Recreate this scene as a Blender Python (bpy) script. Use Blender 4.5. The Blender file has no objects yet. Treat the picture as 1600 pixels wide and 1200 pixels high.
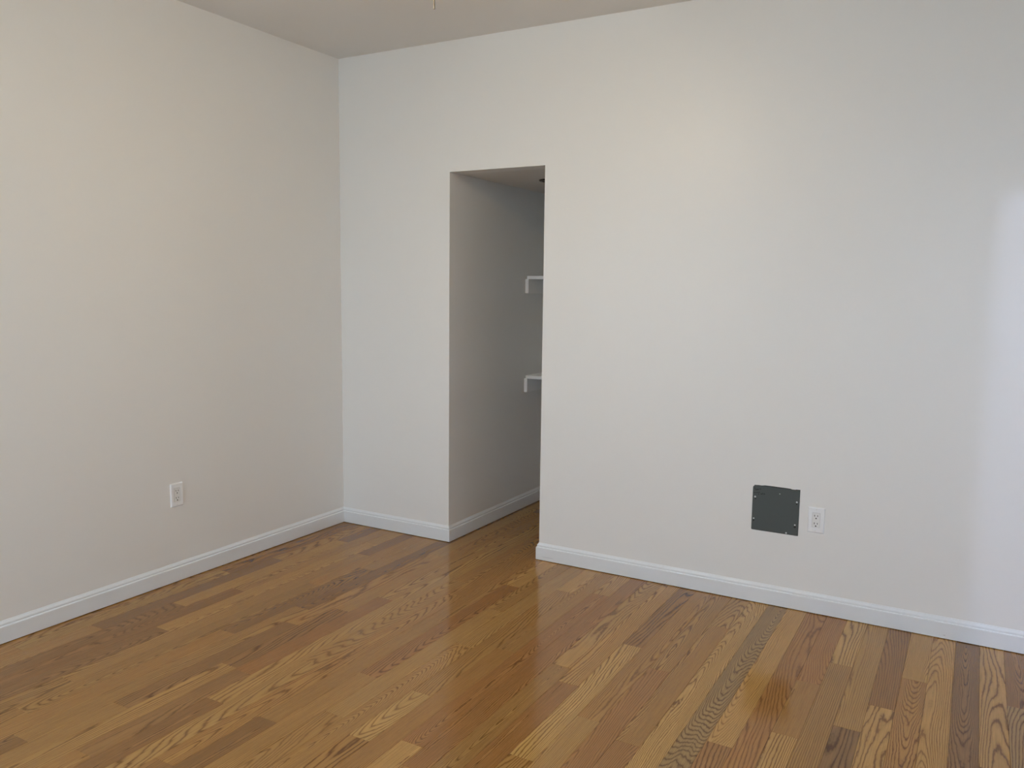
import bpy, bmesh, math, random
from mathutils import Vector, Matrix

random.seed(11)
SC = bpy.context.scene
COL = SC.collection

# ------------------------------------------------------------------ camera
# the back wall is the plane y = 0, the left wall x = 0, the floor z = 0
F_PX, YAW, PITCH, ROLL = 1282.19, 0.51620, -0.11620, 0.01190
CAM = Vector((3.3197, -3.7733, 1.4382))
fwd = Vector((-math.sin(YAW) * math.cos(PITCH), math.cos(YAW) * math.cos(PITCH), math.sin(PITCH)))
rgt = Vector((math.cos(YAW), math.sin(YAW), 0))
upv = rgt.cross(fwd)
r2 = math.cos(ROLL) * rgt + math.sin(ROLL) * upv
u2 = -math.sin(ROLL) * rgt + math.cos(ROLL) * upv
cd = bpy.data.cameras.new('camera')
cam = bpy.data.objects.new('camera', cd)
COL.objects.link(cam)
m = Matrix((r2, u2, -fwd)).transposed().to_4x4()
m.translation = CAM
cam.matrix_world = m
cd.sensor_fit = 'HORIZONTAL'
cd.sensor_width = 36
cd.lens = 36 * F_PX / 1600
cd.clip_start = 0.05
SC.camera = cam

# ------------------------------------------------------------------ view, world, daylight
SC.view_settings.view_transform = 'Standard'
SC.view_settings.look = 'None'
SC.view_settings.gamma = 1
SC.view_settings.use_curve_mapping = False
SC.view_settings.exposure = 0.0
SC.cycles.use_denoising = True
SC.cycles.diffuse_bounces = 8
SC.cycles.max_bounces = 14
SC.cycles.caustics_reflective = False
SC.cycles.caustics_refractive = False

SKY = 10.3         # strength of the overcast sky
LAMP = 76.0        # strength of the fan's light bowl
ADDED_LAMP = 1550.0 # strength of the unseen globe lamp added in the next room
w = bpy.data.worlds.new('world')
SC.world = w
w.use_nodes = True
wn = w.node_tree
wn.nodes.clear()
wo = wn.nodes.new('ShaderNodeOutputWorld')
wb = wn.nodes.new('ShaderNodeBackground')
tc = wn.nodes.new('ShaderNodeTexCoord')
sx = wn.nodes.new('ShaderNodeSeparateXYZ')
cr = wn.nodes.new('ShaderNodeValToRGB')
mr = wn.nodes.new('ShaderNodeMapRange')
mr.inputs['From Min'].default_value = -1
wn.links.new(tc.outputs['Generated'], sx.inputs[0])
wn.links.new(sx.outputs['Z'], mr.inputs['Value'])
wn.links.new(mr.outputs[0], cr.inputs[0])
cr.color_ramp.elements[0].position = 0.44
cr.color_ramp.elements[0].color = (0.38, 0.53, 0.67, 1)     # ground and far facades
cr.color_ramp.elements[1].position = 0.56
cr.color_ramp.elements[1].color = (0.67, 0.85, 1.05, 1)    # overcast sky
wn.links.new(cr.outputs[0], wb.inputs[0])
wb.inputs[1].default_value = SKY
wn.links.new(wb.outputs[0], wo.inputs[0])

# openings that let the daylight in: (axis, fixed, from, to, sill, head)
REAR_Y, RIGHT_X, CEIL, WT = -4.70, 4.30, 2.74, 0.115
REAR_WINDOWS = [(0.15, 1.15, 0.75, 2.30), (3.10, 4.15, 0.75, 2.30)]
ADDED_DOORWAY = (-1.20, -0.30, 2.06)          # y from, y to, head: opening added in the right wall to shape the cool light
HALL = (4.30 + WT, 7.2, -3.6, 0.6)      # next room


def portal(name, loc, rot, sxx, syy):
    l = bpy.data.lights.new(name, 'AREA')
    l.shape = 'RECTANGLE'
    l.size, l.size_y = sxx, syy
    l.cycles.is_portal = True
    o = bpy.data.objects.new(name, l)
    o.location, o.rotation_euler = loc, rot
    COL.objects.link(o)


for a, b, c, d in REAR_WINDOWS:
    portal('window_portal', ((a + b) / 2, REAR_Y - WT - 0.01, (c + d) / 2), (-math.pi / 2, 0, 0), b - a, d - c)

# ------------------------------------------------------------------ materials
def new_mat(name):
    mt = bpy.data.materials.new(name)
    mt.use_nodes = True
    return mt, mt.node_tree, mt.node_tree.nodes['Principled BSDF']


def flat(name, col, rough=0.5, metal=0.0, bump=None, spec=0.5):
    mt, nt, b = new_mat(name)
    b.inputs['Base Color'].default_value = (*col, 1)
    b.inputs['Roughness'].default_value = rough
    b.inputs['Metallic'].default_value = metal
    b.inputs['Specular IOR Level'].default_value = spec
    if bump:
        sc, st, dist = bump
        t = nt.nodes.new('ShaderNodeTexCoord')
        n = nt.nodes.new('ShaderNodeTexNoise')
        n.inputs['Scale'].default_value = sc
        n.inputs['Detail'].default_value = 4
        bp = nt.nodes.new('ShaderNodeBump')
        bp.inputs['Strength'].default_value = st
        bp.inputs['Distance'].default_value = dist
        nt.links.new(t.outputs['Object'], n.inputs['Vector'])
        nt.links.new(n.outputs['Fac'], bp.inputs['Height'])
        nt.links.new(bp.outputs[0], b.inputs['Normal'])
    return mt


M_WALL = flat('wall_paint', (0.80, 0.79, 0.765), 0.42, bump=(260, 0.10, 0.0006), spec=0.5)
M_CEIL = flat('ceiling_paint', (0.76, 0.74, 0.71), 0.8, bump=(200, 0.1, 0.0006), spec=0.2)
M_TRIM = flat('trim_enamel', (0.765, 0.785, 0.80), 0.30, bump=(60, 0.05, 0.0004))
M_SHELF = flat('shelf_enamel', (0.86, 0.86, 0.85), 0.35, bump=(90, 0.05, 0.0004))
M_PLASTIC = flat('outlet_plastic', (0.84, 0.85, 0.86), 0.3)
M_RECEPT = flat('receptacle_plastic', (0.79, 0.79, 0.775), 0.35)
M_DARK = flat('dark_slot', (0.012, 0.011, 0.010), 0.6)
M_INK = flat('marker_ink', (0.010, 0.012, 0.012), 0.6)
M_PANEL = flat('grey_panel_enamel', (0.071, 0.083, 0.081), 0.45, bump=(700, 0.12, 0.0004))
M_SCREW = flat('zinc_screw', (0.62, 0.63, 0.62), 0.35, 0.6)
M_STEEL = flat('brushed_metal', (0.30, 0.28, 0.25), 0.35, 0.9)
M_CHAIN = flat('dark_bronze', (0.060, 0.050, 0.040), 0.4, 0.3)
M_FAN = flat('fan_enamel', (0.75, 0.74, 0.72), 0.4)
M_SUB = flat('subfloor', (0.03, 0.018, 0.010), 0.9)
M_HALL = flat('hall_floor_oak', (0.34, 0.19, 0.085), 0.3, bump=(40, 0.05, 0.0004))

mt, nt, b = new_mat('frosted_bowl_glass')
b.inputs['Base Color'].default_value = (0.9, 0.88, 0.82, 1)
b.inputs['Emission Color'].default_value = (0.97, 0.765, 0.47, 1)
b.inputs['Emission Strength'].default_value = LAMP
M_BOWL = mt


mt, nt, b = new_mat('added_lamp_globe')  # glow of the lamp added in the next room
b.inputs['Base Color'].default_value = (0.9, 0.9, 0.9, 1)
b.inputs['Emission Color'].default_value = (0.575, 0.665, 1.0, 1)
b.inputs['Emission Strength'].default_value = ADDED_LAMP
M_GLOBE = mt


def oak():
    mt, nt, b = new_mat('red_oak_boards')
    N, L = nt.nodes, nt.links

    def val(x):
        n = N.new('ShaderNodeValue')
        n.outputs[0].default_value = x
        return n.outputs[0]

    def mth(op, a, bb=None, c=None):
        n = N.new('ShaderNodeMath')
        n.operation = op
        for i, q in enumerate((a, bb, c)):
            if q is None:
                continue
            if isinstance(q, (int, float)):
                n.inputs[i].default_value = q
            else:
                L.new(q, n.inputs[i])
        return n.outputs[0]

    def noise(vec, scale=1.0, detail=2.0, rough=0.5):
        n = N.new('ShaderNodeTexNoise')
        n.inputs['Scale'].default_value = scale
        n.inputs['Detail'].default_value = detail
        n.inputs['Roughness'].default_value = rough
        L.new(vec, n.inputs['Vector'])
        return n.outputs['Fac']

    def vec(x, y, z):
        n = N.new('ShaderNodeCombineXYZ')
        for i, q in enumerate((x, y, z)):
            if isinstance(q, (int, float)):
                n.inputs[i].default_value = q
            else:
                L.new(q, n.inputs[i])
        return n.outputs[0]

    geo = N.new('ShaderNodeNewGeometry')
    oi = N.new('ShaderNodeObjectInfo')
    sp = N.new('ShaderNodeSeparateXYZ')
    so = N.new('ShaderNodeSeparateXYZ')
    L.new(geo.outputs['Position'], sp.inputs[0])
    L.new(oi.outputs['Location'], so.inputs[0])
    u = mth('SUBTRACT', sp.outputs[0], so.outputs[0])
    v = mth('SUBTRACT', sp.outputs[1], so.outputs[1])

    def rnd3(k):
        wnz = N.new('ShaderNodeTexWhiteNoise')
        wnz.noise_dimensions = '1D'
        L.new(mth('MULTIPLY_ADD', oi.outputs['Random'], 913.7, k), wnz.inputs['W'])
        s = N.new('ShaderNodeSeparateColor')
        L.new(wnz.outputs['Color'], s.inputs[0])
        return s.outputs
    A = rnd3(3.1)
    B = rnd3(71.7)
    seed = mth('MULTIPLY', A[0], 60.0)
    vv = mth('MULTIPLY_ADD', A[1], 40.0, v)
    n1 = mth('SUBTRACT', noise(vec(mth('MULTIPLY', u, 7.0), mth('MULTIPLY', vv, 0.9), seed), 1, 1.5), 0.5)
    n2 = mth('SUBTRACT', noise(vec(mth('MULTIPLY', u, 26.0), mth('MULTIPLY', vv, 4.0), seed), 1, 2.0), 0.5)
    n3 = mth('SUBTRACT', noise(vec(mth('MULTIPLY', u, 150.0), mth('MULTIPLY', vv, 45.0), seed), 1, 2.0), 0.5)
    # distance from the pith of the log: gives cathedrals on flat-sawn boards, stripes on rift-sawn ones
    d0 = mth('MULTIPLY_ADD', A[2], 0.10, 0.004)
    slope = mth('MULTIPLY_ADD', B[0], 0.16, -0.08)
    d = mth('ADD', mth('MULTIPLY_ADD', slope, v, d0), mth('MULTIPLY', n1, 0.13))
    u0 = mth('MULTIPLY_ADD', B[1], 0.14, -0.07)
    uu = mth('SUBTRACT', u, u0)
    R = mth('SQRT', mth('ADD', mth('MULTIPLY', uu, uu), mth('MULTIPLY', d, d)))
    R = mth('MULTIPLY_ADD', n2, 0.010, R)
    R = mth('MULTIPLY_ADD', n3, 0.0020, R)
    spacing = mth('MULTIPLY_ADD', B[2], 0.0042, 0.0034)
    ph = mth('FRACT', mth('DIVIDE', R, spacing))
    ramp = N.new('ShaderNodeValToRGB')
    e = ramp.color_ramp.elements
    e[0].position, e[0].color = 0.0, (0.55, 0.55, 0.55, 1)
    e[1].position, e[1].color = 0.16, (0.12, 0.12, 0.12, 1)
    for ps, cc in ((0.45, 0.0), (0.72, 0.22), (0.88, 0.95), (0.96, 1.0), (1.0, 0.55)):
        k = e.new(ps)
        k.color = (cc, cc, cc, 1)
    L.new(ph, ramp.inputs[0])
    ring = ramp.outputs[0]
    # fine open pores, long and thin, mostly in the early wood
    pores = noise(vec(mth('MULTIPLY', u, 900.0), mth('MULTIPLY', vv, 22.0), seed), 1, 2.0, 0.6)
    pr = N.new('ShaderNodeMapRange')
    pr.inputs['From Min'].default_value = 0.52
    pr.inputs['From Max'].default_value = 0.75
    L.new(pores, pr.inputs['Value'])
    fine = noise(vec(mth('MULTIPLY', u, 320.0), mth('MULTIPLY', vv, 6.0), seed), 1, 3.0, 0.6)
    mott = noise(vec(mth('MULTIPLY', u, 9.0), mth('MULTIPLY', vv, 2.2), seed), 1, 2.0)
    # strength of the grain differs from board to board and along it
    gs = mth('MULTIPLY', mth('MULTIPLY_ADD', A[0], 0.40, 0.62), mth('MULTIPLY_ADD', mott, 0.8, 0.55))
    fac = mth('MULTIPLY', ring, gs)
    fac = mth('ADD', fac, mth('MULTIPLY', pr.outputs[0], mth('MULTIPLY_ADD', ring, 0.30, 0.16)))
    # a few small knots
    vor = N.new('ShaderNodeTexVoronoi')
    vor.inputs['Scale'].default_value = 1.0
    L.new(vec(mth('MULTIPLY', sp.outputs[0], 3.1), mth('MULTIPLY', sp.outputs[1], 1.5), 0.0), vor.inputs['Vector'])
    vs = N.new('ShaderNodeSeparateColor')
    L.new(vor.outputs['Color'], vs.inputs[0])
    kn = N.new('ShaderNodeMapRange')
    kn.inputs['From Min'].default_value = 0.036
    kn.inputs['From Max'].default_value = 0.012
    L.new(vor.outputs['Distance'], kn.inputs['Value'])
    fac = mth('MAXIMUM', fac, mth('MULTIPLY', kn.outputs[0], mth('GREATER_THAN', vs.outputs[0], 0.62)))
    fac = mth('MINIMUM', fac, 0.95)
    # colours
    tone = mth('ADD', mth('MULTIPLY_ADD', mott, 0.34, 0.74), mth('MULTIPLY_ADD', fine, 0.80, -0.31))
    base = N.new('ShaderNodeVectorMath')
    base.operation = 'SCALE'
    L.new(oi.outputs['Color'], base.inputs[0])
    L.new(tone, base.inputs['Scale'])
    dark = N.new('ShaderNodeVectorMath')
    dark.operation = 'MULTIPLY'
    L.new(base.outputs[0], dark.inputs[0])
    dark.inputs[1].default_value = (0.31, 0.225, 0.16)
    mx = N.new('ShaderNodeMix')
    mx.data_type = 'RGBA'
    L.new(fac, mx.inputs['Factor'])
    L.new(base.outputs[0], mx.inputs['A'])
    L.new(dark.outputs[0], mx.inputs['B'])
    L.new(mx.outputs['Result'], b.inputs['Base Color'])
    b.inputs['Roughness'].default_value = 0.115
    b.inputs['IOR'].default_value = 1.42
    bp = N.new('ShaderNodeBump')
    bp.inputs['Strength'].default_value = 0.06
    bp.inputs['Distance'].default_value = 0.0003
    L.new(mth('MULTIPLY', fac, -1.0), bp.inputs['Height'])
    L.new(bp.outputs[0], b.inputs['Normal'])
    return mt


M_OAK = oak()


# ------------------------------------------------------------------ mesh helpers
def link(name, bm, mat, parent=None, loc=None, smooth=False):
    me = bpy.data.meshes.new(name)
    bmesh.ops.recalc_face_normals(bm, faces=bm.faces[:])
    bm.to_mesh(me)
    bm.free()
    me.materials.append(mat)
    if smooth:
        for p in me.polygons:
            p.use_smooth = True
    o = bpy.data.objects.new(name, me)
    COL.objects.link(o)
    if loc is not None:
        o.location = loc
    if parent is not None:
        o.parent = parent
    return o


def add_box(bm, x0, x1, y0, y1, z0, z1):
    vs = [bm.verts.new((x, y, z)) for x in (x0, x1) for y in (y0, y1) for z in (z0, z1)]
    for f in ((0, 1, 3, 2), (4, 6, 7, 5), (0, 4, 5, 1), (2, 3, 7, 6), (0, 2, 6, 4), (1, 5, 7, 3)):
        bm.faces.new([vs[i] for i in f])
    return vs


def add_bevel_box(bm, x0, x1, y0, y1, z0, z1, bev, seg=2):
    t = bmesh.new()
    add_box(t, x0, x1, y0, y1, z0, z1)
    bmesh.ops.bevel(t, geom=t.edges[:], offset=bev, segments=seg, affect='EDGES', profile=0.5)
    merge(bm, t)


def merge(bm, t, mat=None):
    me = bpy.data.meshes.new('tmp')
    t.to_mesh(me)
    t.free()
    if mat is not None:
        me.transform(mat)
    bm.from_mesh(me)
    bpy.data.meshes.remove(me)


def add_lathe(bm, prof, seg=32, axis='Z', at=(0, 0, 0), cap=True):
    """prof: list of (radius, height)."""
    rings = []
    for r, h in prof:
        ring = []
        for i in range(seg):
            a = 2 * math.pi * i / seg
            p = (r * math.cos(a), r * math.sin(a), h)
            if axis == 'Y':
                p = (p[0], -h, p[1])
            elif axis == 'X':
                p = (h, p[0], p[1])
            ring.append(bm.verts.new((p[0] + at[0], p[1] + at[1], p[2] + at[2])))
        rings.append(ring)
    for q, s in zip(rings, rings[1:]):
        for i in range(seg):
            bm.faces.new((q[i], q[(i + 1) % seg], s[(i + 1) % seg], s[i]))
    if cap:
        bm.faces.new(rings[0])
        bm.faces.new(rings[-1][::-1])


def empty(name, loc, label, cat, group=None, rotz=0):
    o = bpy.data.objects.new(name, None)
    o.empty_display_size = 0.05
    COL.objects.link(o)
    o.location = loc
    o.rotation_euler = (0, 0, rotz)
    o['label'], o['category'] = label, cat
    if group:
        o['group'] = group
    return o


def struct(name, bm, mat, label=None, parent=None):
    o = link(name, bm, mat, parent)
    if parent is None:
        o['kind'] = 'structure'
    if label:
        o['label'] = label
    return o


# ------------------------------------------------------------------ room shell
OX1, OX2, OH = 0.7754, 1.3561, 2.0581          # closet opening
CL_BACK, CL_RIGHT = 1.32, 2.30                 # closet depth and width

bm = bmesh.new()
add_box(bm, -WT, 0, REAR_Y - WT, WT, -0.05, CEIL + 0.1)
struct('wall_left', bm, M_WALL, 'left white wall with outlet')

bm = bmesh.new()     # back wall, one mesh around the opening
t = WT
xs, zs = [0, OX1, OX2, RIGHT_X + WT], [-0.05, OH, CEIL + 0.1]
for yv in (0, t):
    grid = [[bm.verts.new((x, yv, z)) for z in zs] for x in xs]
    for i in range(3):
        for k in range(2):
            if i == 1 and k == 0:
                continue
            bm.faces.new((grid[i][k], grid[i + 1][k], grid[i + 1][k + 1], grid[i][k + 1]))
bm.verts.ensure_lookup_table()
nv = len(bm.verts) // 2
be = [e for e in bm.edges if e.is_boundary and all(v.co.y == 0 for v in e.verts)]
for e in be:
    a, c = e.verts
    a2 = min((v for v in bm.verts if v.co.y > t / 2), key=lambda v: (v.co.x - a.co.x) ** 2 + (v.co.z - a.co.z) ** 2)
    c2 = min((v for v in bm.verts if v.co.y > t / 2), key=lambda v: (v.co.x - c.co.x) ** 2 + (v.co.z - c.co.z) ** 2)
    bm.faces.new((a, c, c2, a2))
struct('wall_back', bm, M_WALL, 'white back wall with a plain doorway cut into it')

bm = bmesh.new()
add_box(bm, OX1 - WT, OX1, t, CL_BACK + WT, -0.05, OH + 0.1)
struct('wall_closet_left', bm, M_WALL, 'left wall inside the closet opening')
bm = bmesh.new()
add_box(bm, OX1, CL_RIGHT, CL_BACK, CL_BACK + WT, -0.05, OH + 0.1)
struct('wall_closet_back', bm, M_WALL)
bm = bmesh.new()
add_box(bm, CL_RIGHT, CL_RIGHT + WT, t, CL_BACK + WT, -0.05, OH + 0.1)
struct('wall_closet_right', bm, M_WALL)
bm = bmesh.new()
add_box(bm, OX1, CL_RIGHT, t, CL_BACK, OH, OH + 0.1)
struct('ceiling_closet', bm, M_CEIL, 'low ceiling inside the closet')

bm = bmesh.new()
add_box(bm, 0, RIGHT_X, REAR_Y, 0, CEIL, CEIL + 0.1)
struct('ceiling', bm, M_CEIL, 'plain painted ceiling')


def wall_with_holes(name, horizontal, fixed0, fixed1, a0, a1, holes, mat=M_WALL):
    """boxes around rectangular holes; holes sorted along the wall: (from, to, sill, head)."""
    bm = bmesh.new()

    def put(p, q, z0, z1):
        if q - p < 1e-4 or z1 - z0 < 1e-4:
            return
        if horizontal:
            add_box(bm, p, q, fixed0, fixed1, z0, z1)
        else:
            add_box(bm, fixed0, fixed1, p, q, z0, z1)
    cur = a0
    for h0, h1, s, hd in holes:
        put(cur, h0, -0.05, CEIL + 0.1)
        put(h0, h1, -0.05, s)
        put(h0, h1, hd, CEIL + 0.1)
        cur = h1
    put(cur, a1, -0.05, CEIL + 0.1)
    return struct(name, bm, mat)


wall_with_holes('wall_rear', True, REAR_Y - WT, REAR_Y, 0, RIGHT_X + WT, REAR_WINDOWS)
wall_with_holes('wall_right', False, RIGHT_X, RIGHT_X + WT, REAR_Y, 0, [(ADDED_DOORWAY[0], ADDED_DOORWAY[1], -0.05, ADDED_DOORWAY[2])])
hx0, hx1, hy0, hy1 = HALL
wall_with_holes('wall_hall_far', False, hx1, hx1 + WT, hy0 - WT, hy1 + WT, [])
bm = bmesh.new()
add_box(bm, hx0, hx1, hy1, hy1 + WT, -0.05, CEIL + 0.1)
struct('wall_hall_north', bm, M_WALL)
bm = bmesh.new()
add_box(bm, hx0, hx1, hy0 - WT, hy0, -0.05, CEIL + 0.1)
struct('wall_hall_south', bm, M_WALL)
bm = bmesh.new()
add_box(bm, hx0 - WT, hx0, 0 + WT, hy1 + WT, -0.05, CEIL + 0.1)
struct('wall_hall_west', bm, M_WALL)
bm = bmesh.new()
add_box(bm, hx0, hx1, hy0, hy1, CEIL, CEIL + 0.1)
struct('ceiling_hall', bm, M_CEIL)
bm = bmesh.new()
add_box(bm, RIGHT_X, hx1, hy0, hy1, -0.05, 0)
struct('floor_hall', bm, M_HALL)

# window frames (behind the camera, they bring the daylight in)
wi = 0


def window_frame(horizontal, fixed, h):
    global wi
    wi += 1
    a0, a1, s, hd = h
    bm = bmesh.new()
    fw, fd = 0.045, 0.06

    def put(p, q, z0, z1, dd=fd):
        if horizontal:
            add_bevel_box(bm, p, q, fixed - dd / 2, fixed + dd / 2, z0, z1, 0.003, 1)
        else:
            add_bevel_box(bm, fixed - dd / 2, fixed + dd / 2, p, q, z0, z1, 0.003, 1)
    put(a0, a0 + fw, s, hd)
    put(a1 - fw, a1, s, hd)
    put(a0 + fw, a1 - fw, s, s + fw)
    put(a0 + fw, a1 - fw, hd - fw, hd)
    mid = (s + hd) / 2
    put(a0 + fw, a1 - fw, mid - 0.025, mid + 0.025)
    struct('window_%d' % wi, bm, M_TRIM)


for h in REAR_WINDOWS:
    window_frame(True, REAR_Y - WT / 2, h)

# ------------------------------------------------------------------ floor of oak boards
bm = bmesh.new()
add_box(bm, 0, RIGHT_X, REAR_Y, 0, -0.05, -0.010)
add_box(bm, OX1, OX2, 0, WT, -0.05, -0.010)
add_box(bm, OX1, CL_RIGHT, WT, CL_BACK, -0.05, -0.010)
floor = struct('floor', bm, M_SUB, 'glossy red oak strip floor')

TONES = {
    'light': (0.490, 0.276, 0.082),
    'tan': (0.435, 0.234, 0.067),
    'mid': (0.390, 0.200, 0.054),
    'brown': (0.305, 0.150, 0.043),
    'red': (0.360, 0.170, 0.047),
    'dark': (0.265, 0.135, 0.043),
    'grey': (0.340, 0.205, 0.074),
}


def col_edge(k):
    if k <= 14:
        return 3.409 - 0.0848 * k
    return 2.222 - 0.0835 * (k - 14)


# joints read off the photograph: column -> [(y of joint, tone of the board on its far side)], nearest first
KNOWN = {
    -2: ('grey', [(-0.523, 'brown')]), -1: ('dark', [(-1.005, 'light')]), 0: ('dark', [(-1.6, 'dark')]),
    1: ('tan', [(-1.7, 'light')]), 2: ('mid', [(-0.485, 'light')]), 3: ('light', [(-0.768, 'brown')]),
    4: ('dark', [(-0.98, 'tan')]), 5: ('mid', [(-1.45, 'mid'), (-0.49, 'light')]),
    6: ('light', [(-1.128, 'mid'), (-0.707, 'red')]), 7: ('red', [(-1.5, 'red')]),
    8: ('red', [(-1.292, 'light')]), 9: ('brown', [(-1.9, 'grey')]), 10: ('tan', [(-1.75, 'light')]),
    11: ('mid', [(-0.377, 'tan')]), 12: ('red', [(-0.90, 'mid')]), 13: ('tan', [(-1.365, 'mid')]),
    14: ('mid', [(-1.68, 'light'), (-0.75, 'brown')]), 15: ('red', [(-1.175, 'tan')]),
    16: ('light', [(-2.15, 'mid'), (-1.06, 'tan')]), 17: ('mid', [(-1.9, 'red'), (-0.62, 'red')]),
    18: ('light', [(-1.79, 'red'), (-0.30, 'tan')]), 19: ('red', [(-2.05, 'mid'), (-1.05, 'mid')]),
    20: ('mid', [(-1.85, 'light'), (-1.51, 'mid'), (-0.35, 'light')]), 21: ('tan', [(-2.1, 'tan'), (-1.1, 'tan')]),
    22: ('mid', [(-1.78, 'tan'), (-0.72, 'mid')]), 23: ('tan', [(-1.50, 'red'), (-0.42, 'light')]),
    24: ('brown', [(-1.918, 'mid'), (-0.95, 'mid'), (0.15, 'brown')]), 25: ('brown', [(-2.255, 'mid'), (-0.66, 'mid'), (0.5, 'tan')]),
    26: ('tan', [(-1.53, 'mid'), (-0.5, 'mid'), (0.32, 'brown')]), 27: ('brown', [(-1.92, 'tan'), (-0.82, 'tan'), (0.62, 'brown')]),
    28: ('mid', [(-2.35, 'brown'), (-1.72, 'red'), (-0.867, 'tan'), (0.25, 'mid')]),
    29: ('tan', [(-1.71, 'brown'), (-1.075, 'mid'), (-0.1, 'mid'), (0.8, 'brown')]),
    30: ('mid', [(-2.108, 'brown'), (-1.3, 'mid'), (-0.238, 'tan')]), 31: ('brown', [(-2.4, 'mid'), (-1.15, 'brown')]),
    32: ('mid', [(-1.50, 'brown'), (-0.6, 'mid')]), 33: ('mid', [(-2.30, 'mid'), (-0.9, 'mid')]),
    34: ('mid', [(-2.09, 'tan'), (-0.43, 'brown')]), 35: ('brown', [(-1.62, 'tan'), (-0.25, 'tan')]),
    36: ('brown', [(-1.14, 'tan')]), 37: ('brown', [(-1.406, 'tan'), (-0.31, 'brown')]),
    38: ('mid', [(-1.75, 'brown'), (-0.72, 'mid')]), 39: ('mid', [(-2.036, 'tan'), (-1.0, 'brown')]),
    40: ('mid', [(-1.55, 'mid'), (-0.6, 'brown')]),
}


def plank(x0, x1, y0, y1, tone):
    g, dz = 0.00028, random.uniform(-0.00012, 0.00012)
    cx, cy = (x0 + x1) / 2, (y0 + y1) / 2
    hx, hy, c = (x1 - x0) / 2 - g, (y1 - y0) / 2 - g, 0.0006
    bm = bmesh.new()
    lo = [bm.verts.new((sx * hx, sy * hy, -0.010)) for sx, sy in ((-1, -1), (1, -1), (1, 1), (-1, 1))]
    md = [bm.verts.new((sx * hx, sy * hy, -c + dz)) for sx, sy in ((-1, -1), (1, -1), (1, 1), (-1, 1))]
    hi = [bm.verts.new((sx * (hx - c), sy * (hy - c), dz)) for sx, sy in ((-1, -1), (1, -1), (1, 1), (-1, 1))]
    for q, s in ((lo, md), (md, hi)):
        for i in range(4):
            bm.faces.new((q[i], q[(i + 1) % 4], s[(i + 1) % 4], s[i]))
    bm.faces.new(hi)
    o = link('floor_plank', bm, M_OAK, floor, (cx, cy, 0))
    j = random.uniform(0.93, 1.07)
    h = random.uniform(-0.03, 0.03)
    r, gg, bb = TONES[tone]
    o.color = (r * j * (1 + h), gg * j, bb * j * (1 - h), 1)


def lay_column(x0, x1, ystart, yend, first, joints):
    cur, tone = ystart, first
    for y, tn in joints:
        if y <= cur + 0.02 or y >= yend - 0.02:
            continue
        plank(x0, x1, cur, y, tone)
        cur, tone = y, tn
    plank(x0, x1, cur, yend, tone)


for k in range(-12, 42):
    x1, x0 = col_edge(k), col_edge(k + 1)
    x0, x1 = max(x0, 0.0), min(x1, RIGHT_X)
    if x1 - x0 < 0.004:
        continue
    yend = 0.0
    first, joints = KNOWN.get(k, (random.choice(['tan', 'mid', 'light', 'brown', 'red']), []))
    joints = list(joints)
    if x1 > OX1 + 0.01 and x0 < OX2 - 0.01:
        yend = CL_BACK
    elif x1 > OX2 and x0 < OX2:
        yend = 0.0
    # boards nearer than the picture's lower edge
    y = joints[0][0] if joints else -0.1
    near = []
    y -= random.uniform(0.9, 1.7)
    while y > REAR_Y + 0.4:
        near.append((y, first if not near else random.choice(['tan', 'mid', 'light', 'brown', 'red'])))
        y -= random.uniform(1.1, 1.9)
    near = near[::-1]
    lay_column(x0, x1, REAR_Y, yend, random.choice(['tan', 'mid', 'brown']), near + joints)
# the closet floor to the right of the opening, behind the back wall
x = OX2 + 0.03
while x < CL_RIGHT - 0.02:
    plank(x, min(x + 0.167, CL_RIGHT), WT, CL_BACK, random.choice(['tan', 'mid', 'brown']))
    x += 0.167

# ------------------------------------------------------------------ baseboards
HB, TB = 0.0926, 0.013
PROFILE = [(0.0, 0.0034), (TB, 0.0034), (TB, 0.0672), (0.0127, 0.0690), (0.0118, 0.0706), (0.0100, 0.0718), (0.0078, 0.0724),
           (0.0074, 0.0738), (0.0075, 0.0758), (0.0084, 0.0776), (0.0084, 0.0790), (0.0076, 0.0820), (0.0058, 0.0852), (0.0038, 0.0878),
           (0.0026, 0.0900), (0.0020, 0.0920), (0.0012, HB), (0.0, HB)]


def baseboard(name, p0, p1, n, m0, m1, label=None):
    """p0 -> p1 along the wall foot, n = direction off the wall; m0 / m1: how the end shifts per unit offset."""
    bm = bmesh.new()
    p0, p1, n = Vector(p0), Vector(p1), Vector(n)
    d = (p1 - p0).normalized()
    A, B = [], []
    for off, z in PROFILE:
        a = p0 + n * off + d * off * m0
        c = p1 + n * off + d * off * m1
        A.append(bm.verts.new((a.x, a.y, z)))
        B.append(bm.verts.new((c.x, c.y, z)))
    k = len(A)
    for i in range(k):
        bm.faces.new((A[i], A[(i + 1) % k], B[(i + 1) % k], B[i]))
    bm.faces.new(A)
    bm.faces.new(B[::-1])
    return struct(name, bm, M_TRIM, label)


baseboard('baseboard_left', (0, REAR_Y), (0, 0), (1, 0), 0, -1, 'white baseboard along the left wall')
baseboard('baseboard_back_left', (0, 0), (OX1, 0), (0, -1), 1, 1, 'short white baseboard between corner and closet opening')
baseboard('baseboard_closet_left', (OX1, 0), (OX1, CL_BACK), (1, 0), -1, -1, 'white baseboard running into the closet')
bb_right = baseboard('baseboard_back_right', (OX2, 0), (RIGHT_X, 0), (0, -1), -1, -1, 'long white baseboard along the right part of the back wall')
baseboard('baseboard_opening_right', (OX2, WT), (OX2, 0), (-1, 0), 0, 1)
baseboard('baseboard_closet_back', (OX1, CL_BACK), (CL_RIGHT, CL_BACK), (0, -1), 1, 0)

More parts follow.
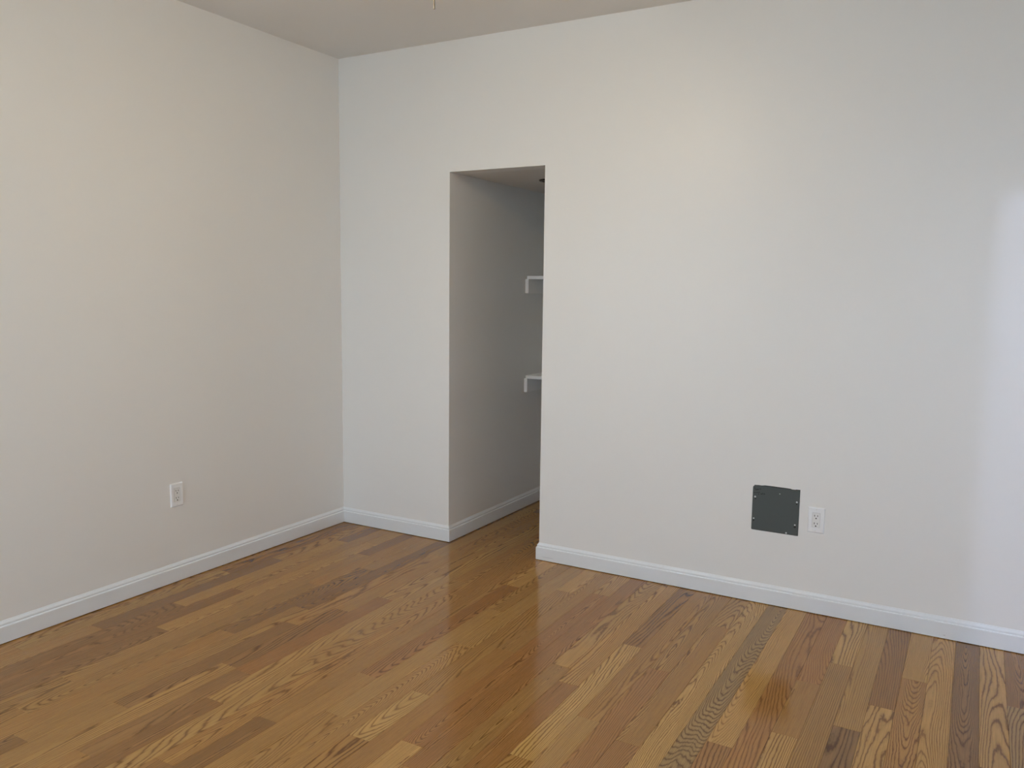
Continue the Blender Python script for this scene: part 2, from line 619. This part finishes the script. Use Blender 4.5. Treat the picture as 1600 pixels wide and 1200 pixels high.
# scuffs on the front of the long baseboard
M_SCUFF = flat('scuff', (0.55, 0.58, 0.63), 0.6)
M_NICK = flat('nick', (0.40, 0.38, 0.36), 0.7)
for pts, wd, mm in (([(1.378, 0.0228), (1.395, 0.0222), (1.413, 0.0220), (1.432, 0.0226), (1.451, 0.0236)], 0.0026, M_SCUFF),
                    ([(3.2745, 0.0172), (3.279, 0.0178), (3.284, 0.0184)], 0.0022, M_NICK)):
    bm = bmesh.new()
    q = [[bm.verts.new((x, -TB - 0.00015, z + sg * wd / 2 * (0.3 if i in (0, len(pts) - 1) else 1))) for i, (x, z) in enumerate(pts)]
         for sg in (-1, 1)]
    for i in range(len(pts) - 1):
        bm.faces.new((q[0][i], q[0][i + 1], q[1][i + 1], q[1][i]))
    link('scuff_mark', bm, mm, bb_right)

# ------------------------------------------------------------------ closet shelves
SHELF_Y = 0.866


def closet_shelf(z_top, label):
    root = empty('closet_shelf', (OX1, SHELF_Y, z_top - 0.0205), label, 'shelf')
    L = CL_RIGHT - OX1
    bm = bmesh.new()
    add_bevel_box(bm, 0.0130, L - 0.004, 0, CL_BACK - SHELF_Y, 0, 0.0205, 0.0008)
    link('shelf_board', bm, M_SHELF, root)
    bm = bmesh.new()
    add_bevel_box(bm, 0.0, 0.0230, 0.002, CL_BACK - SHELF_Y, -0.0895, 0, 0.0008)
    link('cleat', bm, M_SHELF, root)
    bm = bmesh.new()
    add_bevel_box(bm, L - 0.0185, L, 0.004, CL_BACK - SHELF_Y, -0.0895, 0, 0.0008)
    link('cleat', bm, M_SHELF, root)
    bm = bmesh.new()
    add_bevel_box(bm, 0.0185, L - 0.0185, CL_BACK - SHELF_Y - 0.0185, CL_BACK - SHELF_Y, -0.0895, 0, 0.0008)
    link('back_cleat', bm, M_SHELF, root)
    return root


closet_shelf(1.5172, 'upper white shelf on a wall cleat inside the closet opening')
closet_shelf(0.879, 'lower white shelf on a wall cleat inside the closet opening')

# small round light in the closet ceiling
root = empty('closet_ceiling_light', (1.118, 0.515, OH), 'small round light trim in the ceiling of the closet', 'ceiling light')
bm = bmesh.new()
add_lathe(bm, [(0.060, 0.0), (0.061, -0.004), (0.057, -0.008), (0.046, -0.009), (0.042, -0.006), (0.040, -0.001)], 40, cap=False)
link('trim_ring', bm, M_CHAIN, root, smooth=True)
bm = bmesh.new()
add_lathe(bm, [(0.041, -0.0035), (0.030, -0.002), (0.010, -0.0015)], 32)
link('lens', bm, M_SHELF, root)


# ------------------------------------------------------------------ outlets
def outlet(loc, rotz, label):
    """built facing -y, its plate on y = 0; 70 x 115 mm."""
    root = empty('wall_outlet', loc, label, 'outlet', rotz=rotz)
    W, H, D = 0.0352, 0.0575, 0.0062
    bm = bmesh.new()     # plate: raised, sloped rim and a window for the receptacle
    iw, ih = 0.0170, 0.0340

    def ring(hw, hh, y):
        r = 0.0015
        pts = []
        for sx, sz, a0 in ((1, 1, 0), (-1, 1, 90), (-1, -1, 180), (1, -1, 270)):
            for i in range(3):
                a = math.radians(a0 + 45 * i)
                pts.append(bm.verts.new((sx * (hw - r) + r * math.cos(a), y, sz * (hh - r) + r * math.sin(a))))
        return pts
    rings = [ring(W, H, 0), ring(W, H, -0.0022), ring(W - 0.0030, H - 0.0030, -0.0055), ring(W - 0.0045, H - 0.0045, -D),
             ring(iw + 0.0006, ih + 0.0006, -D), ring(iw, ih, -D + 0.0006), ring(iw, ih, -0.003)]
    for q, s in zip(rings, rings[1:]):
        for i in range(12):
            bm.faces.new((q[i], q[(i + 1) % 12], s[(i + 1) % 12], s[i]))
    link('cover_plate', bm, M_PLASTIC, root)
    bm = bmesh.new()
    add_bevel_box(bm, -iw + 0.0012, iw - 0.0012, -D - 0.0004, -0.0005, -ih + 0.0012, ih - 0.0012, 0.0008)
    rec = link('receptacle', bm, M_RECEPT, root)
    rec['label'] = 'off-white receptacle face'
    yf = -D - 0.0004
    for zc in (0.0165, -0.0185):
        for xs_, hh in ((-0.0065, 0.0042), (0.0065, 0.0035)):
            bm = bmesh.new()
            add_bevel_box(bm, xs_ - 0.0015, xs_ + 0.0015, yf - 0.0002, yf + 0.003, zc + 0.004 - hh, zc + 0.004 + hh, 0.0003, 1)
            link('slot', bm, M_DARK, rec)
        bm = bmesh.new()
        add_lathe(bm, [(0.0030, 0.0), (0.0030, 0.0033)], 12, 'Y', (0, yf + 0.003, zc - 0.0075))
        link('ground_hole', bm, M_DARK, rec)
    for zc in (0.0484, -0.0484):
        bm = bmesh.new()
        add_lathe(bm, [(0.0032, 0.0), (0.0032, 0.0006), (0.0020, 0.0011)], 14, 'Y', (0, -D + 0.0002, zc))
        add_box(bm, -0.0030, 0.0030, -D - 0.0011, -D - 0.0007, zc - 0.0003, zc + 0.0003)
        link('plate_screw', bm, M_RECEPT, root)
    return root


outlet((2.7457, 0, 0.4277), 0, 'white wall outlet right of the grey metal panel on the back wall')
outlet((0, -1.1990, 0.4280), math.pi / 2, 'white wall outlet low on the left wall')

# ------------------------------------------------------------------ grey access panel
PX0, PX1, PZ0, PZ1 = 2.4632, 2.6716, 0.3424, 0.5514
pc = ((PX0 + PX1) / 2, (PZ0 + PZ1) / 2)
root = empty('access_panel', (pc[0], 0, pc[1]),
             'square grey metal cover panel screwed low onto the white wall, black scribbles in corner', 'panel')
hw, hh = (PX1 - PX0) / 2, (PZ1 - PZ0) / 2
bm = bmesh.new()


def plate_outline(hw, hh):
    pts = []
    for sx, sz, a0, r in ((1, 1, 0, 0.003), (-1, 1, 90, 0.011), (-1, -1, 180, 0.005), (1, -1, 270, 0.003)):
        for i in range(6):
            a = math.radians(a0 + 18 * i)
            pts.append((sx * (hw - r) + r * math.cos(a), sz * (hh - r) + r * math.sin(a)))
    return pts


rr = []
for hx_, hz_, y in ((hw, hh, -0.0008), (hw, hh, -0.0026), (hw - 0.0006, hh - 0.0006, -0.0032)):
    rr.append([bm.verts.new((x, y, z)) for x, z in plate_outline(hx_, hz_)])
for q, s in zip(rr, rr[1:]):
    for i in range(24):
        bm.faces.new((q[i], q[(i + 1) % 24], s[(i + 1) % 24], s[i]))
bm.faces.new(rr[-1])
bm.faces.new(rr[0][::-1])
link('cover_plate', bm, M_PANEL, root)
# dark gap of the box behind, showing above the plate's top edge, ragged where the plaster stops
bm = bmesh.new()
edge = [(-0.098, 0.0012), (-0.080, 0.0020), (-0.066, 0.0018), (-0.050, 0.0042), (-0.020, 0.0044), (0.010, 0.0040),
        (0.045, 0.0036), (0.062, 0.0032), (0.068, 0.0012), (0.082, 0.0014), (0.088, 0.0030), (0.1045, 0.0034)]
up_, lo_ = [], []
for y in (-0.0010, 0.0):
    up_.append([bm.verts.new((x, y, hh + z * 1.05)) for x, z in edge])
    lo_.append([bm.verts.new((x, y, hh - 0.006)) for x, z in edge])
for i in range(len(edge) - 1):
    bm.faces.new((lo_[0][i], lo_[0][i + 1], up_[0][i + 1], up_[0][i]))
    bm.faces.new((up_[0][i], up_[0][i + 1], up_[1][i + 1], up_[1][i]))
gp = link('box_gap', bm, M_DARK, root)
gp['label'] = 'black gap above the plate'


def pan_px(x, y):
    """place on the panel, in metres from its centre, of a point measured on the plate (pixels of the photo)."""
    # affine fit between the four plate corners
    TL, TR, BL = (1176.3, 757.5), (1250.9, 766.9), (1174.3, 827.0)
    ax, ay = TR[0] - TL[0], TR[1] - TL[1]
    bx, by = BL[0] - TL[0], BL[1] - TL[1]
    det = ax * by - ay * bx
    qx, qy = x - TL[0], y - TL[1]
    s, tt = (qx * by - qy * bx) / det, (ax * qy - ay * qx) / det
    return -hw + 2 * hw * s, hh - 2 * hh * tt


for x, y, r in ((1180.0, 775.8, 0.0042), (1246.2, 784.4, 0.0042), (1178.2, 809.6, 0.0036), (1243.9, 819.4, 0.0036),
                (1230.6, 831.9, 0.0040), (1219.3, 771.6, 0.0022)):
    X, Z = pan_px(x, y)
    bm = bmesh.new()
    add_lathe(bm, [(r, 0.0), (r, 0.0010), (r * 0.72, 0.0024), (r * 0.25, 0.0029)], 18, 'Y', (X, -0.0030, Z))
    add_box(bm, X - r * 0.75, X + r * 0.75, -0.0061, -0.0050, Z - r * 0.10, Z + r * 0.10)
    link('screw', bm, M_SCREW, root)
for x, y, r in ((1178.0, 812.5, 0.0034), (1243.9, 822.4, 0.0044), (1180.6, 778.6, 0.0030), (1246.0, 787.2, 0.0030)):
    X, Z = pan_px(x, y)
    bm = bmesh.new()
    add_lathe(bm, [(r * 1.15, 0.0), (r * 1.15, 0.0005)], 18, 'Y', (X, -0.0030, Z))
    link('screw_hole', bm, M_DARK, root)


def stroke(bm, pts, wd):
    """marker stroke as a thin flat ribbon lying on the plate."""
    pts = [Vector((*pan_px(*p), 0)) for p in pts]
    L_, R_ = [], []
    for i, p in enumerate(pts):
        d = (pts[min(i + 1, len(pts) - 1)] - pts[max(i - 1, 0)]).normalized()
        n = Vector((-d.y, d.x, 0)) * wd / 2
        L_.append(bm.verts.new((p.x + n.x, -0.00345, p.y + n.y)))
        R_.append(bm.verts.new((p.x - n.x, -0.00345, p.y - n.y)))
    for i in range(len(pts) - 1):
        bm.faces.new((L_[i], L_[i + 1], R_[i + 1], R_[i]))


bm = bmesh.new()
WD = 0.0026
stroke(bm, [(1179.4, 761.2), (1179.8, 763.2), (1180.7, 765.0), (1182.2, 765.3)], WD)               # upper line of writing
stroke(bm, [(1182.4, 763.6), (1181.8, 764.8), (1183.0, 765.4), (1183.8, 764.4), (1182.8, 763.5)], WD)
stroke(bm, [(1184.2, 763.6), (1184.6, 765.2), (1185.3, 764.0), (1186.0, 765.0), (1186.5, 763.2)], WD)
stroke(bm, [(1188.6, 762.8), (1188.7, 765.0)], WD)
stroke(bm, [(1177.2, 769.6), (1181.0, 769.5), (1185.0, 769.2), (1187.8, 768.9)], 0.0022)           # rule below it
stroke(bm, [(1185.3, 770.6), (1185.3, 772.8)], WD)                                                 # lower line of writing
stroke(bm, [(1188.6, 771.6), (1190.0, 771.2), (1191.2, 772.0), (1190.0, 772.2), (1189.4, 771.6)], WD)
stroke(bm, [(1191.6, 769.8), (1192.2, 772.0), (1193.0, 772.0)], WD)
stroke(bm, [(1193.6, 771.6), (1194.8, 770.9), (1195.4, 771.7), (1194.2, 772.2), (1195.8, 772.0)], WD)
wr = link('handwriting', bm, M_INK, root)
wr['label'] = 'black marker handwriting'

# ------------------------------------------------------------------ ceiling fan; only its pull chain reaches into the picture
CH = Vector((1.811, -1.622, 2.280))              # lower end of the pull chain
HUB = Vector((1.700, -1.684))
fan = empty('ceiling_fan', (HUB.x, HUB.y, CEIL), 'ceiling fan above the picture, its slim metal pull chain hanging into view', 'ceiling fan')


def zz(z):
    return z - CEIL


bm = bmesh.new()
add_lathe(bm, [(0.105, 0.0), (0.115, -0.02), (0.115, -0.15), (0.100, -0.19), (0.060, -0.205), (0.060, -0.225)], 40)
link('motor_housing', bm, M_FAN, fan, smooth=True)
for i in range(5):
    a = math.radians(12 + 72 * i)
    bm = bmesh.new()
    ol = [(0.16, -0.05), (0.30, -0.062), (0.46, -0.066), (0.515, -0.055), (0.53, 0.0), (0.515, 0.055), (0.46, 0.066), (0.30, 0.062),
          (0.16, 0.05)]
    lay = []
    for z in (-0.003, 0.003):
        lay.append([bm.verts.new((x, y, z + y * 0.2)) for x, y in ol])
    n = len(ol)
    for j in range(n):
        bm.faces.new((lay[0][j], lay[0][(j + 1) % n], lay[1][(j + 1) % n], lay[1][j]))
    bm.faces.new(lay[0][::-1])
    bm.faces.new(lay[1])
    bl = link('blade', bm, M_FAN, fan, (0, 0, zz(2.640)))
    bl.rotation_euler = (0, 0, a)
    bm = bmesh.new()
    add_bevel_box(bm, 0.10, 0.20, -0.018, 0.018, -0.010, -0.004, 0.002, 1)
    link('blade_iron', bm, M_STEEL, bl)
bm = bmesh.new()
add_lathe(bm, [(0.030, zz(2.517)), (0.085, zz(2.513)), (0.124, zz(2.493)), (0.124, zz(2.479))], 36, cap=False)
link('fitter_pan', bm, M_FAN, fan, smooth=True)
bm = bmesh.new()
add_lathe(bm, [(0.116, zz(2.487)), (0.116, zz(2.467)), (0.106, zz(2.430)), (0.082, zz(2.397)), (0.048, zz(2.380)), (0.012, zz(2.375))],
          36)
lb = link('light_bowl', bm, M_BOWL, fan, smooth=True)
lb['label'] = 'lit frosted glass bowl'
# pull chain: thin chain of beads down to a slim metal rod
bm = bmesh.new()
cx, cy = CH.x - HUB.x, CH.y - HUB.y
add_lathe(bm, [(0.0023, zz(CH.z)), (0.0024, zz(CH.z + 0.001)), (0.0021, zz(CH.z + 0.002)), (0.0021, zz(CH.z + 0.055)),
               (0.0012, zz(CH.z + 0.060)), (0.0008, zz(CH.z + 0.066))], 14, at=(cx, cy, 0))
z = CH.z + 0.066
while z < 2.500:
    add_lathe(bm, [(0.0005, zz(z)), (0.0014, zz(z + 0.0015)), (0.0014, zz(z + 0.003)), (0.0005, zz(z + 0.0045))], 6, at=(cx, cy, 0))
    z += 0.0045
dv = Vector((cx, cy)).normalized()
t = bmesh.new()
add_box(t, 0.050, math.hypot(cx, cy) + 0.002, -0.002, 0.002, zz(2.498), zz(2.502))
merge(bm, t, Matrix.Rotation(math.atan2(cy, cx), 4, 'Z'))
pcn = link('pull_chain', bm, M_CHAIN, fan)
pcn['label'] = 'slim metal pull rod on a bead chain'

# unseen lamp added in the next room to cast the cool patch on the back wall
lamp = empty('added_hall_lamp', (6.0, -3.0, CEIL), 'small round lamp added out of view in the next room to light the back wall', 'lamp')
bm = bmesh.new()
add_lathe(bm, [(0.05, 0), (0.05, -0.02), (0.012, -0.03), (0.006, -0.04), (0.006, -0.268)], 20)
link('stem', bm, M_FAN, lamp)
bm = bmesh.new()
bmesh.ops.create_uvsphere(bm, u_segments=20, v_segments=12, radius=0.045, matrix=Matrix.Translation((0, 0, 2.43 - CEIL)))
link('globe', bm, M_GLOBE, lamp, smooth=True)
